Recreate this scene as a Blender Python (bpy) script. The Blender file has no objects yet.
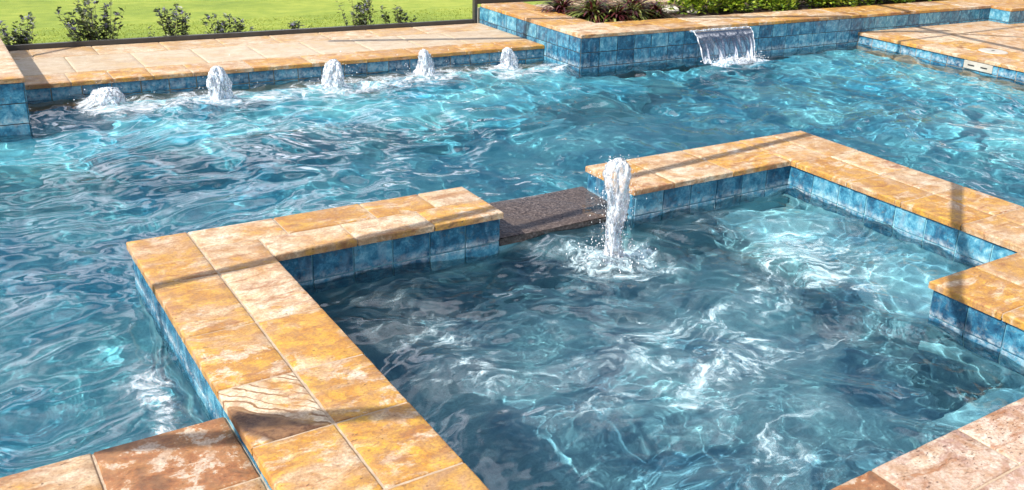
import bpy, math, random
import numpy as np
from mathutils import Vector, Matrix

sc = bpy.context.scene
COL = sc.collection
rnd = random.Random(7)
rng = np.random.default_rng(7)
R = math.radians

# ------------------------------------------------------------------ helpers
class MB:
    """collects polygons with per-face values, links them as one mesh object"""
    def __init__(s):
        s.v = []; s.f = []; s.a = []; s.b = []; s.sm = []
    def face(s, idx, a=(0, 0, 0, 1), b=(0, 0, 0, 1), smooth=False):
        s.f.append(idx); s.a.append(a); s.b.append(b); s.sm.append(smooth)
    def poly(s, pts, **k):
        n = len(s.v); s.v += [tuple(p) for p in pts]; s.face(tuple(range(n, n + len(pts))), **k)
    def box(s, x0, x1, y0, y1, z0, z1, **k):
        n = len(s.v)
        s.v += [(x0, y0, z0), (x1, y0, z0), (x1, y1, z0), (x0, y1, z0), (x0, y0, z1), (x1, y0, z1), (x1, y1, z1), (x0, y1, z1)]
        for q in ((3, 2, 1, 0), (4, 5, 6, 7), (0, 1, 5, 4), (1, 2, 6, 5), (2, 3, 7, 6), (3, 0, 4, 7)):
            s.face(tuple(n + i for i in q), **k)
    def bar(s, p, q, w, h, **k):
        p = Vector(p); q = Vector(q); d = (q - p).normalized()
        up = Vector((0, 0, 1)) if abs(d.z) < .95 else Vector((1, 0, 0))
        r = d.cross(up).normalized() * w / 2; u = r.cross(d).normalized() * h / 2
        n = len(s.v)
        for c in (p, q):
            for e in (-r - u, r - u, r + u, -r + u): s.v.append(tuple(c + e))
        for t in ((3, 2, 1, 0), (4, 5, 6, 7), (0, 1, 5, 4), (1, 2, 6, 5), (2, 3, 7, 6), (3, 0, 4, 7)):
            s.face(tuple(n + i for i in t), **k)
    def tube(s, pts, rad, n=6, cap=True, **k):
        base = len(s.v); k.setdefault('smooth', True)
        for i, p in enumerate(pts):
            p = Vector(p); d = (Vector(pts[min(i + 1, len(pts) - 1)]) - Vector(pts[max(i - 1, 0)])).normalized()
            up = Vector((0, 0, 1)) if abs(d.z) < .9 else Vector((1, 0, 0))
            a = d.cross(up).normalized(); b = d.cross(a)
            r = rad[i] if isinstance(rad, (list, tuple)) else rad
            for j in range(n):
                t = 2 * math.pi * j / n
                s.v.append(tuple(p + a * r * math.cos(t) + b * r * math.sin(t)))
        for i in range(len(pts) - 1):
            for j in range(n):
                s.face((base + i * n + j, base + i * n + (j + 1) % n, base + (i + 1) * n + (j + 1) % n, base + (i + 1) * n + j), **k)
        if cap:
            s.face(tuple(base + j for j in range(n))[::-1], **k)
            s.face(tuple(base + (len(pts) - 1) * n + j for j in range(n)), **k)
    def build(s, name, mat, parent=None, attrs=True):
        me = bpy.data.meshes.new(name)
        me.from_pydata(s.v, [], s.f)
        me.polygons.foreach_set('use_smooth', s.sm)
        if attrs:
            for nm, dat in (('seed', s.a), ('style', s.b)):
                at = me.attributes.new(nm, 'FLOAT_COLOR', 'CORNER')
                vals = []
                for f, c in zip(s.f, dat): vals += list(c) * len(f)
                at.data.foreach_set('color', vals)
        me.materials.append(mat)
        o = bpy.data.objects.new(name, me); COL.objects.link(o)
        if parent: o.parent = parent
        me.update()
        return o

def tag(o, label=None, cat=None, group=None, kind=None):
    if label: o['label'] = label
    if cat: o['category'] = cat
    if group: o['group'] = group
    if kind: o['kind'] = kind
    return o

def thing(name, loc, label, cat, group=None):
    o = bpy.data.objects.new(name, None); COL.objects.link(o); o.location = loc
    o.empty_display_size = .1
    return tag(o, label, cat, group)

def under(o, root):
    """parents a world-space mesh under a root that has its own location"""
    o.parent = root; o.matrix_parent_inverse = Matrix.Translation(-root.location)
    return o

# ------------------------------------------------------------------ node helpers
class G:
    def __init__(s, name):
        s.m = bpy.data.materials.new(name); s.m.use_nodes = True
        s.t = s.m.node_tree; s.t.nodes.clear()
        s.out = s.t.nodes.new('ShaderNodeOutputMaterial')
    def n(s, typ, **k):
        nd = s.t.nodes.new('ShaderNode' + typ)
        for a, b in k.items():
            if a in ('ins',):
                for i, v in b.items(): s.set(nd, i, v)
            else: setattr(nd, a, b)
        return nd
    def set(s, nd, i, v):
        if isinstance(v, bpy.types.NodeSocket): s.t.links.new(v, nd.inputs[i])
        else: nd.inputs[i].default_value = v
    def attr(s, name): return s.n('Attribute', attribute_name=name)
    def sep(s, c): return s.n('SeparateColor', ins={0: c}).outputs
    def math(s, op, a, b=0.0, clamp=False):
        return s.n('Math', operation=op, use_clamp=clamp, ins={0: a, 1: b}).outputs[0]
    def vmath(s, op, a, b=(0, 0, 0)):
        return s.n('VectorMath', operation=op, ins={0: a, 1: b}).outputs[0]
    def noise(s, vec, scale, detail=4, rough=.55, dist=0.0):
        return s.n('TexNoise', ins={'Vector': vec, 'Scale': scale, 'Detail': detail, 'Roughness': rough, 'Distortion': dist}).outputs[0]
    def mix(s, f, a, b, mode='MIX'):
        nd = s.n('Mix', data_type='RGBA', blend_type=mode)
        s.set(nd, 0, f); s.set(nd, 6, a); s.set(nd, 7, b)
        return nd.outputs[2]
    def ramp(s, f, stops, interp='LINEAR'):
        nd = s.n('ValToRGB', ins={0: f}); cr = nd.color_ramp; cr.interpolation = interp
        while len(cr.elements) < len(stops): cr.elements.new(.5)
        for e, (p, c) in zip(cr.elements, stops):
            e.position = p; e.color = (*c, 1) if len(c) == 3 else c
        return nd.outputs[0]
    def mr(s, v, a, b, c=0., d=1.):
        return s.n('MapRange', ins={0: v, 1: a, 2: b, 3: c, 4: d}).outputs[0]
    def bump(s, h, dist, strength=1.0):
        return s.n('Bump', ins={'Height': h, 'Distance': dist, 'Strength': strength}).outputs[0]
    def surf(s, sh): s.t.links.new(sh, s.out.inputs[0]); return s.m
    def bsdf(s, **k):
        b = s.n('BsdfPrincipled')
        for a, v in k.items(): s.set(b, a.replace('_', ' '), v)
        return b

def g3(v): return (v, v, v)

def stone_material(name, pink=False):
    g = G(name)
    pos = g.n('TexCoord').outputs['Object']
    seed = g.attr('seed').outputs['Color']; sd = g.sep(seed)
    st = g.sep(g.attr('style').outputs['Color'])
    off = g.vmath('MULTIPLY', seed, (23., 31., 17.))
    p = g.vmath('ADD', pos, off)
    warp = g.n('TexNoise', ins={'Vector': p, 'Scale': 2.2, 'Detail': 3}).outputs[1]
    pw = g.vmath('ADD', p, g.vmath('MULTIPLY', warp, (.22, .22, .1)))
    n1 = g.noise(pw, 3.4, 9, .66, .25)
    # golden body, shifted from tile to tile by the goldness
    v = g.math('ADD', g.math('ADD', .5, g.math('MULTIPLY', g.math('SUBTRACT', n1, .5), 1.5)), g.math('MULTIPLY', g.math('SUBTRACT', st[0], .5), .62))
    if pink:
        body = g.ramp(v, [(.25, (.58, .46, .38)), (.40, (.36, .23, .20)), (.48, (.52, .39, .33)), (.58, (.27, .14, .11)), (.66, (.36, .21, .15)), (.85, (.16, .07, .045))])
    else:
        body = g.ramp(v, [(.16, (.66, .56, .41)), (.34, (.60, .44, .27)), (.44, (.50, .29, .12)), (.54, (.60, .34, .055)), (.66, (.42, .19, .03)), (.78, (.62, .35, .04)), (.98, (.15, .055, .025))])
    # streaky veins drawn out along one direction
    a = g.n('Mapping', ins={'Vector': pw, 'Rotation': (0, 0, .7), 'Scale': (1.3, 4.2, 1)}).outputs[0]
    n2 = g.noise(a, 2.6, 9, .68, .3)
    body = g.mix(g.mr(n2, .55, .64, 0, .65), body, (.74, .66, .52, 1))
    n2b = g.noise(g.vmath('ADD', a, (7., 3., 1.)), 3.2, 9, .7, .4)
    body = g.mix(g.mr(n2b, .53, .64, 0, .85), body, (.27, .10, .035, 1))
    # pale crystalline scabs
    n3 = g.noise(p, 9., 8, .7, .3)
    m3 = g.math('MULTIPLY', g.mr(n3, .52, .58), g.mr(g.math('ADD', g.noise(p, 2.6, 3), g.math('MULTIPLY', g.math('GREATER_THAN', st[1], .8), .12)), .46, .60))
    body = g.mix(g.math('MULTIPLY', m3, .6), body, (.72, .67, .58, 1))
    # rusty patches by tile
    n4 = g.noise(g.vmath('ADD', pw, (3.3, 9.1, 2)), 3.4, 8, .68, .9)
    thr = g.math('SUBTRACT', .76, g.math('MULTIPLY', st[1], .34))
    m4 = g.math('MULTIPLY', g.math('SUBTRACT', n4, thr), 14., clamp=True)
    body = g.mix(g.math('MULTIPLY', m4, .85), body, g.ramp(g.noise(p, 22., 4), [(.3, (.13, .045, .025)), (.7, (.36, .14, .06))]))
    # heavily mottled rust and white stones
    mot = g.ramp(g.noise(p, 7.5, 9, .74, .2), [(.38, (.07, .022, .012)), (.47, (.27, .09, .03)), (.53, (.40, .18, .07)), (.56, (.64, .55, .45)), (.72, (.72, .64, .54))])
    body = g.mix(g.math('MULTIPLY', g.math('GREATER_THAN', st[1], .8), .85), body, mot)
    # the banded tile: cream and black bands bending round a dark brown vein
    bd = g.n('TexCoord').outputs['Object']
    bd = g.vmath('SUBTRACT', bd, (.02, -2.13, 0))
    bw = g.n('TexNoise', ins={'Vector': bd, 'Scale': 6., 'Detail': 4}).outputs[1]
    bd = g.vmath('ADD', bd, g.vmath('MULTIPLY', bw, (.12, .12, 0)))
    bs = g.n('SeparateXYZ', ins={0: bd}).outputs
    u = g.math('ADD', g.math('MULTIPLY', bs[0], 1.1), g.math('MULTIPLY', bs[1], 1.0))
    wv = g.n('TexWave', wave_type='BANDS', bands_direction='X', ins={'Vector': g.n('CombineXYZ', ins={0: u}).outputs[0], 'Scale': 5.5, 'Distortion': 3.5, 'Detail': 6, 'Detail Scale': 4.}).outputs[1]
    cream = g.mix(g.mr(wv, .02, .20), (.16, .08, .04, 1), (.74, .64, .48, 1))
    vein = g.ramp(g.math('ADD', u, 0), [(.0, (0, 0, 0)), (.14, (0, 0, 0)), (.20, (1, 1, 1)), (.36, (1, 1, 1)), (.41, (0, 0, 0))])
    msk = g.math('MULTIPLY', g.mr(u, .36, .40), g.mr(g.noise(bd, 5.5, 4), .34, .46))
    banded = g.mix(g.math('MULTIPLY', msk, .85), body, cream)
    banded = g.mix(vein, banded, g.ramp(g.noise(p, 14., 5), [(.3, (.012, .005, .005)), (.75, (.07, .022, .012))]))
    body = g.mix(st[2], body, banded)
    bl = g.noise(p, 13., 6, .7, .2)
    body = g.mix(g.mr(bl, .36, .56, .7, 0), body, (.34, .18, .08, 1))
    # fine grain and pin holes
    gr = g.noise(p, 85., 4, .7)
    body = g.mix(g.mr(gr, .32, .60, .60, 0), body, (.16, .09, .05, 1))
    pit = g.noise(g.vmath('MULTIPLY', p, (1., 2.2, 1.)), 42., 3, .6)
    pm = g.mr(pit, .66 if not pink else .62, .70 if not pink else .66)
    pm = g.math('MULTIPLY', pm, g.mr(g.noise(p, 5., 2), .42, .56))
    body = g.mix(g.math('MULTIPLY', pm, .8), body, (.11, .06, .04, 1))
    # tile-to-tile brightness
    body = g.mix(g.mr(sd[2], 0, 1, 0, .30), body, (.22, .12, .06, 1))
    body = g.mix(g.math('SUBTRACT', 1.0, g.attr('style').outputs['Alpha']), body, (.42, .365, .275, 1))
    h = g.math('SUBTRACT', g.math('MULTIPLY', g.noise(p, 30., 5, .65), .5), g.math('MULTIPLY', pm, .8))
    b = g.bsdf(Base_Color=body, Roughness=g.mr(n3, .3, .7, .38, .68), Normal=g.bump(h, .007, .9))
    b.inputs['Specular IOR Level'].default_value = .35
    return g.surf(b.outputs[0])

def tile_material():
    g = G('glazed_blue_tile')
    pos = g.n('TexCoord').outputs['Object']
    seed = g.attr('seed').outputs['Color']; sd = g.sep(seed)
    p = g.vmath('ADD', pos, g.vmath('MULTIPLY', seed, (19., 27., 33.)))
    n = g.noise(p, 13., 9, .74, .3)
    v = g.math('ADD', n, g.math('MULTIPLY', g.math('SUBTRACT', sd[0], .5), .20))
    c = g.ramp(v, [(.26, (.010, .035, .08)), (.42, (.020, .10, .18)), (.54, (.05, .21, .32)), (.66, (.14, .36, .46)), (.80, (.40, .52, .55))])
    c = g.mix(g.mr(g.noise(p, 28., 5, .7), .56, .68, 0, .5), c, (.16, .17, .14, 1))
    sc_ = g.noise(g.vmath('MULTIPLY', p, (1, 1, .25)), 16., 3)
    c = g.mix(g.mr(sc_, .55, .75, 0, .25), c, (.45, .50, .52, 1))
    zz = g.n('SeparateXYZ', ins={0: pos}).outputs[2]
    lime = g.math('MULTIPLY', g.math('MULTIPLY', g.mr(zz, .065, .03), g.mr(zz, -.02, .005)), g.mr(g.noise(pos, 24., 6, .7), .42, .62, 0, .55))
    c = g.mix(lime, c, (.55, .58, .58, 1))
    b = g.bsdf(Base_Color=c, Roughness=g.mr(n, .3, .7, .12, .34), Normal=g.bump(g.noise(p, 14., 4), .004, .7))
    return g.surf(b.outputs[0])

def simple(name, col, rough=.6, nscale=None, col2=None, bump=0., metal=0., detail=5):
    g = G(name); pos = g.n('TexCoord').outputs['Object']
    c = (*col, 1)
    nz = None
    if nscale:
        nz = g.noise(pos, nscale, detail, .6)
        c = g.ramp(nz, [(.3, col), (.7, col2)])
    b = g.bsdf(Base_Color=c, Roughness=rough, Metallic=metal)
    if bump: g.set(b, 'Normal', g.bump(nz, bump))
    return g.surf(b.outputs[0])

def plaster_material(name, lo, hi):
    g = G(name); pos = g.n('TexCoord').outputs['Object']
    n = g.noise(pos, 1.3, 5, .6, .4)
    c = g.ramp(n, [(.38, lo), (.62, hi)])
    f = g.noise(pos, 90., 3, .7)
    c = g.mix(g.mr(f, .35, .65, .35, 0), c, (lo[0] * .35, lo[1] * .4, lo[2] * .5, 1))
    return g.surf(g.bsdf(Base_Color=c, Roughness=.85).outputs[0])

def water_material(name, tint, foam_scale=1.0, milky=.0, foam_col=(.82, .88, .93), stretch=(1, 1, 1)):
    g = G(name); pos = g.n('TexCoord').outputs['Object']
    foam = g.attr('foam').outputs['Fac']
    w = g.n('TexNoise', ins={'Vector': pos, 'Scale': 1.6, 'Detail': 4}).outputs[1]
    pw = g.vmath('ADD', pos, g.vmath('MULTIPLY', w, (.9, .9, .3)))
    st = g.noise(g.vmath('MULTIPLY', pw, stretch), 4.5 * foam_scale, 8, .66, 1.1)
    bub = g.n('TexVoronoi', ins={'Vector': pw, 'Scale': 46., 'Randomness': 1.}).outputs[0]
    thr = g.math('SUBTRACT', .86, g.math('MULTIPLY', foam, .58))
    f = g.math('MULTIPLY', g.math('SUBTRACT', st, thr), 7., clamp=True)
    f = g.math('MULTIPLY', f, g.mr(bub, .0, .5, .45, 1.))
    st2 = g.noise(pw, 13. * foam_scale, 8, .74, .6)
    f = g.math('MULTIPLY', f, g.mr(st2, .40, .62))
    soft = g.math('MULTIPLY', g.math('SUBTRACT', st, g.math('SUBTRACT', .70, g.math('MULTIPLY', foam, .50))), 2.0, clamp=True)
    soft = g.math('MULTIPLY', soft, g.mr(st2, .30, .70, .08, .46))
    f = g.math('MAXIMUM', f, soft)
    water = g.bsdf(Base_Color=(*tint, 1), Roughness=0.0, IOR=1.333)
    water.inputs['Transmission Weight'].default_value = 1.0
    fo = g.bsdf(Base_Color=(*foam_col, 1), Roughness=.4, Normal=g.bump(g.noise(pw, 60., 4), .006))
    # water full of fine air bubbles: milky, still see-through
    milk = g.bsdf(Base_Color=(.42, .66, .74, 1), Roughness=.5)
    m1 = g.n('MixShader'); g.set(m1, 0, g.math('MULTIPLY', g.mr(g.noise(pw, 1.8, 5, .6, .6), .35, .65), milky))
    g.t.links.new(water.outputs[0], m1.inputs[1]); g.t.links.new(milk.outputs[0], m1.inputs[2])
    mx = g.n('MixShader'); g.set(mx, 0, g.math('MULTIPLY', f, .74))
    g.t.links.new(m1.outputs[0], mx.inputs[1]); g.t.links.new(fo.outputs[0], mx.inputs[2])
    return g.surf(mx.outputs[0])

def froth_material():
    g = G('aerated_water'); pos = g.n('TexCoord').outputs['Object']
    n = g.noise(g.vmath('MULTIPLY', pos, (1., 1., .42)), 42., 7, .72, .8)
    fo = g.bsdf(Base_Color=(.80, .85, .93, 1), Roughness=.4, Normal=g.bump(n, .008, .8))
    fo.inputs['Subsurface Weight'].default_value = .35
    fo.inputs['Subsurface Radius'].default_value = (.05, .06, .07)
    fo.inputs['Subsurface Scale'].default_value = .4
    gl = g.bsdf(Base_Color=(.93, .97, 1, 1), Roughness=.12, IOR=1.2); gl.inputs['Transmission Weight'].default_value = 1.
    mx = g.n('MixShader'); g.set(mx, 0, g.mr(n, .43, .60, .12, .92))
    g.t.links.new(gl.outputs[0], mx.inputs[1]); g.t.links.new(fo.outputs[0], mx.inputs[2])
    return g.surf(mx.outputs[0])

def sheet_material():
    g = G('falling_water'); pos = g.n('TexCoord').outputs['Object']
    n = g.noise(g.vmath('MULTIPLY', pos, (5., 1.5, .7)), 2.4, 5, .6, .8)
    fo = g.bsdf(Base_Color=(.88, .92, .96, 1), Roughness=.4)
    tr = g.n('BsdfTransparent', ins={0: (.86, .93, .97, 1)})
    gs = g.n('BsdfGlossy', ins={'Roughness': .08, 'Normal': g.bump(n, .006)})
    fr = g.n('Fresnel', ins={0: 1.33, 'Normal': g.bump(n, .006)})
    m1 = g.n('MixShader'); g.set(m1, 0, fr.outputs[0])
    g.t.links.new(tr.outputs[0], m1.inputs[1]); g.t.links.new(gs.outputs[0], m1.inputs[2])
    m2 = g.n('MixShader'); g.set(m2, 0, g.math('MULTIPLY', g.mr(n, .50, .74, 0.01, .06), 1.))
    g.t.links.new(m1.outputs[0], m2.inputs[1]); g.t.links.new(fo.outputs[0], m2.inputs[2])
    return g.surf(m2.outputs[0])

def leaf_material(name, cols, rough=.45, trans=.25):
    g = G(name)
    sd = g.sep(g.attr('seed').outputs['Color'])
    n = len(cols)
    c = g.ramp(sd[0], [((i + .5) / n, q) for i, q in enumerate(cols)])
    b = g.bsdf(Base_Color=c, Roughness=rough)
    tl = g.n('BsdfTranslucent', ins={0: c})
    mx = g.n('MixShader'); g.set(mx, 0, trans)
    g.t.links.new(b.outputs[0], mx.inputs[1]); g.t.links.new(tl.outputs[0], mx.inputs[2])
    return g.surf(mx.outputs[0])

STONE = stone_material('golden_travertine')
STONE_PINK = stone_material('rose_travertine', True)
TILE = tile_material()
GROUT = simple('grout', (.05, .07, .08), .9, 30, (.11, .12, .12))
GROUT_PALE = simple('sand_grout', (.30, .22, .15), .95, 40, (.46, .36, .26))
PL_POOL = plaster_material('pool_plaster', (.04, .30, .43), (.19, .58, .64))
PL_SPA = plaster_material('spa_plaster', (.06, .21, .31), (.26, .58, .64))
WATER = water_material('pool_water', (.90, .98, 1.0))
WATER_SPA = water_material('spa_water', (.90, .98, 1.0), 1.0, .0, (.66, .86, .92), (.75, 1.5, 1))
FROTH = froth_material()
DROP = simple('water_drops', (.90, .93, .96), .2)
SHEET = sheet_material()
BRONZE = simple('bronze_aluminium', (.035, .033, .03), .4, 8, (.06, .055, .05))
GRANITE = None
g = G('wet_granite'); pos = g.n('TexCoord').outputs['Object']
c = g.ramp(g.noise(pos, 55., 6, .75), [(.32, (.02, .016, .015)), (.52, (.085, .065, .058)), (.66, (.22, .18, .165))])
c = g.mix(g.mr(g.noise(pos, 4., 4), .4, .65, 0, .5), c, (.09, .07, .06, 1))
GRANITE = g.surf(g.bsdf(Base_Color=c, Roughness=.10, Normal=g.bump(g.noise(pos, 9., 3), .006)).outputs[0])

# ------------------------------------------------------------------ stone slabs
def rnd3(): return (rnd.random(), rnd.random(), rnd.random(), 1)

def slab(mb, x0, x1, y0, y1, z, th=.04, style=None, gap=.0035, rag=.0022):
    """one paving stone: a fine top grid with softened, slightly chipped edges and real thickness"""
    x0 += gap; x1 -= gap; y0 += gap; y1 -= gap
    a = rnd3()
    b = style or (rnd.random(), rnd.random() ** 2 * .8, 0, 1)
    nx = max(4, int((x1 - x0) / .035)); ny = max(4, int((y1 - y0) / .035))
    def lin(p0, p1, n): return [p0, p0 + .003, p0 + .009] + [p0 + .009 + (p1 - p0 - .018) * i / n for i in range(1, n)] + [p1 - .009, p1 - .003, p1]
    xs = lin(x0, x1, nx); ys = lin(y0, y1, ny)
    base = len(mb.v); NX = len(xs); NY = len(ys)
    dz = rnd.uniform(-.0012, .0012)
    for j, y in enumerate(ys):
        for i, x in enumerate(xs):
            di = min(i, NX - 1 - i); dj = min(j, NY - 1 - j); e = min(di, dj)
            zz = z + dz - (.0075, .0022, 0)[min(e, 2)]
            jx = jy = 0
            if e < 2:
                r_ = rag * (1.0 if e == 0 else .6)
                if di < 2: jx = rnd.uniform(-.2, 1) * r_ * (1 if i < NX / 2 else -1)
                if dj < 2: jy = rnd.uniform(-.2, 1) * r_ * (1 if j < NY / 2 else -1)
                if rnd.random() < .05: zz -= .003
            zz += rnd.uniform(-.0004, .0004)
            mb.v.append((x + jx, y + jy, zz))
    for j in range(NY - 1):
        for i in range(NX - 1):
            q = base + j * NX + i
            mb.face((q, q + 1, q + NX + 1, q + NX), a=a, b=b, smooth=True)
    # sides
    ring = [base + i for i in range(NX)] + [base + j * NX + NX - 1 for j in range(1, NY)] + \
           [base + (NY - 1) * NX + i for i in range(NX - 2, -1, -1)] + [base + j * NX for j in range(NY - 2, 0, -1)]
    m1 = len(mb.v)
    for q in ring:
        X, Y, Z = mb.v[q]
        mb.v.append((X + rnd.uniform(-1, 1) * .0015, Y + rnd.uniform(-1, 1) * .0015, z - th * .55))
    m2 = len(mb.v)
    for q in ring:
        X, Y, Z = mb.v[q]; mb.v.append((X, Y, z - th))
    L = len(ring)
    for k in range(L):
        k2 = (k + 1) % L
        mb.face((ring[k2], ring[k], m1 + k, m1 + k2), a=a, b=b)
        mb.face((m1 + k2, m1 + k, m2 + k, m2 + k2), a=a, b=b)

def run(mb, xs, ys, z, styles=None, **k):
    for j in range(len(ys) - 1):
        for i in range(len(xs) - 1):
            slab(mb, xs[i], xs[i + 1], ys[j], ys[j + 1], z, style=(styles or {}).get((i, j)), **k)

def S(gold, rust=.1, band=0): return (gold, rust, band, 1)

def tile_strip(mb, axis, c, t0, t1, z0, z1, sign, tw=.24, rows=1, th=.008, phase=0.0):
    """glazed tiles as real slabs on a wall face; axis 'x': face runs along x at y=c"""
    n = max(1, round((t1 - t0) / tw)); w = (t1 - t0) / n; h = (z1 - z0) / rows; gp = .0042
    for r_ in range(rows):
        for i in range(n):
            a0 = t0 + i * w + gp; a1 = t0 + (i + 1) * w - gp
            b0 = z0 + r_ * h + gp; b1 = z0 + (r_ + 1) * h - gp
            a = rnd3(); d = th + rnd.uniform(-.0012, .0012)
            lo, hi = (c, c + d) if sign > 0 else (c - d, c)
            if axis == 'x': mb.box(a0, a1, lo, hi, b0, b1, a=a)
            else: mb.box(lo, hi, a0, a1, b0, b1, a=a)

def bevel(o, w=.002):
    m = o.modifiers.new('Bevel', 'BEVEL'); m.width = w; m.segments = 2; m.limit_method = 'ANGLE'
    return o

# ------------------------------------------------------------------ key dimensions (metres), pool water at z = 0
H = .2085            # top of the raised spa walls
ZS = .018            # spa water
KL = .107            # near left deck
KF = .125            # far left ledge
KR = .136            # right deck
KN = .180            # near right deck
HP = .371            # planter coping top
BOT = -1.25

# ------------------------------------------------------------------ raised spa walls
# left L-shaped wall
wl = thing('spa_wall', (.3, -1.5, 0), 'golden travertine topped L-shaped spa wall running from the near left corner to the dark spillway', 'spa wall')
mb = MB()
ysl = [-5.3, -4.85, -4.4, -3.95, -3.5, -3.05, -2.62, -2.16, -1.72, -1.22, -.62]
st = {(0, 7): S(.75, .12), (0, 6): S(.45, .2, 0), (0, 8): S(.72, .0), (0, 9): S(.50, .10), (0, 5): S(.35, .05), (1, 5): S(.68, .1),
      (1, 9): S(.28, .15), (1, 8): S(.68, .1), (1, 7): S(.74, .12), (1, 6): S(.80, .12)}
st = {(0, 9): S(.50, .10), (0, 8): S(.62, .02), (0, 7): S(.68, .05, 1), (0, 6): S(.55, .15), (0, 5): S(.55, .15), (0, 4): S(.4, .3),
      (1, 9): S(.22, .10), (1, 8): S(.70, .12), (1, 7): S(.76, .10), (1, 6): S(.78, .08), (1, 5): S(.55, .5)}
run(mb, [0, .308, .61], ysl, H, st)
run(mb, [0, .308], [-.62, 0], H, {(0, 0): S(.52, .1)})
run(mb, [.308, .61], [-.62, -.27], H, {(0, 0): S(.34, .1)})
run(mb, [.308, .77], [-.27, 0], H, {(0, 0): S(.20, .05)})
run(mb, [.61, 1.06, 1.52, 1.975], [-.533, -.27], H, {(0, 0): S(.15, .05), (1, 0): S(.22, .55), (2, 0): S(.45, .15)})
run(mb, [.77, 1.28, 1.66, 1.975], [-.27, 0], H, {(0, 0): S(.66, .05), (1, 0): S(.6, .15), (2, 0): S(.18, .25)})
under(mb.build('coping', STONE), wl)
mb = MB()
O = .028
mb.box(O, .61 - O, -5.3, -O, BOT, H - .041); mb.box(.61 - O - .002, 1.955, -.533 + O, -O - .001, BOT, H - .0415)
core_l = under(mb.build('wall_core', PL_SPA), wl)
mb = MB()
t_b, t_t = .022, H - .041
tile_strip(mb, 'y', O, -5.3, -O, -.14, t_t, -1, rows=2)
tile_strip(mb, 'y', .61 - O, -5.3, -.533 + O, -.14, t_t, 1, rows=2)
tile_strip(mb, 'x', -.533 + O, .61 - O, 1.955, -.14, t_t, -1, rows=2)
tile_strip(mb, 'x', -O, O, 1.955, -.14, t_t, 1, rows=2)
tile_strip(mb, 'y', 1.955, -.533 + O, -O, -.14, t_t, 1, rows=2)
under(bevel(mb.build('tile_facing', TILE)), wl)
mb = MB()
mb.box(.010, .60, -5.3, -.010, H - .030, H - .0055); mb.box(.60, 1.965, -.523, -.010, H - .0305, H - .006)
under(mb.build('mortar_bed', GROUT_PALE), wl)

# right wall with the projecting block
wr = thing('spa_wall', (4.7, -1.2, 0), 'golden travertine topped spa wall on the right with a stone block jutting into the spa', 'spa wall')
mb = MB()
X0, X1, XD = 2.922, 5.07, 3.454; XI = 4.37
run(mb, [X0, 3.27, 3.80, XI], [-.275, 0], H, {(0, 0): S(.38, .1), (1, 0): S(.32, .15), (2, 0): S(.36, .1)})
run(mb, [X0, 3.27, 3.80, XI], [-.572, -.275], H, {(0, 0): S(.3, .7), (1, 0): S(.18, .2), (2, 0): S(.48, .3)})
ysr = [-3.35, -2.90, -2.46, -2.02, -1.56, -1.10, -.62, 0]
run(mb, [XI, 4.73, X1], ysr, H, {(0, 6): S(.34, .25), (1, 6): S(.28, .15), (0, 5): S(.60, .1), (1, 5): S(.30, .5), (0, 4): S(.75, .05), (1, 4): S(.22, .2),
                               (0, 3): S(.72, .1), (1, 3): S(.50, .1), (0, 2): S(.30, .15), (1, 2): S(.45, .1), (0, 1): S(.66, .1), (1, 1): S(.6, .2)})
run(mb, [XD, 3.86, XI], [-3.35, -2.90, -2.46], H, {(0, 1): S(.62, .1), (1, 1): S(.42, .1), (0, 0): S(.80, .1), (1, 0): S(.84, .1)})
under(mb.build('coping', STONE), wr)
mb = MB()
mb.box(X0 + O - .01, XI + .002, -.572 + O, -O, BOT, t_t); mb.box(XI + O, X1 - O, -3.36, -O - .001, BOT, t_t - .0005)
mb.box(XD + O, XI + O + .002, -3.36, -2.46 - O, BOT, t_t - .001)
under(mb.build('wall_core', PL_SPA), wr)
mb = MB()
tile_strip(mb, 'x', -.572 + O, X0 + O, XI + O - .002, -.14, t_t, -1, rows=2)
tile_strip(mb, 'x', -O, X0 + O, X1 - O, -.14, t_t, 1, rows=2)
tile_strip(mb, 'y', X0 + O - .01, -.572 + O, -O, -.14, t_t, -1, rows=2)
tile_strip(mb, 'y', XI + O, -2.46 - O, -.572 + O, -.14, t_t, -1, rows=2)
tile_strip(mb, 'y', X1 - O, -3.36, -O, -.14, t_t, 1, rows=2)
tile_strip(mb, 'y', XD + O, -3.36, -2.46 - O, -.14, t_t, -1, rows=2)
tile_strip(mb, 'x', -2.46 - O, XD + O, XI + O - .002, -.14, t_t, 1, rows=2)
under(bevel(mb.build('tile_facing', TILE)), wr)
mb = MB()
mb.box(X0 + .01, XI + .02, -.562, -.010, H - .030, H - .0055); mb.box(XI + .012, X1 - .01, -3.34, -.011, H - .0305, H - .006)
mb.box(XD + .01, XI + .03, -3.34, -2.47, H - .031, H - .0065)
under(mb.build('mortar_bed', GROUT_PALE), wr)

# dark wet spillway slab
sp = thing('spillway', (2.44, -.25, 0), 'dark speckled wet granite spillway slab between the two raised spa walls', 'spillway')
mb = MB()
nx, ny = 24, 18; b0 = len(mb.v)
for j in range(ny + 1):
    for i in range(nx + 1):
        x = 1.962 + (2.94 - 1.962) * i / nx; y = -.505 + .545 * j / ny
        z = .034 + .010 * j / ny + .002 * math.sin(9 * x + 7 * y)
        if i in (0, nx) or j in (0, ny): z -= .004
        mb.v.append((x, y, z))
for j in range(ny):
    for i in range(nx):
        q = b0 + j * (nx + 1) + i
        mb.face((q, q + 1, q + nx + 2, q + nx + 1), smooth=True)
mb.box(1.962, 2.94, -.505, .04, -.02, .0265)
under(mb.build('slab', GRANITE), sp)
mb = MB(); mb.box(1.956, 2.946, -.49, -.03, BOT, -.021)
under(mb.build('base', PL_SPA), sp)

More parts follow.
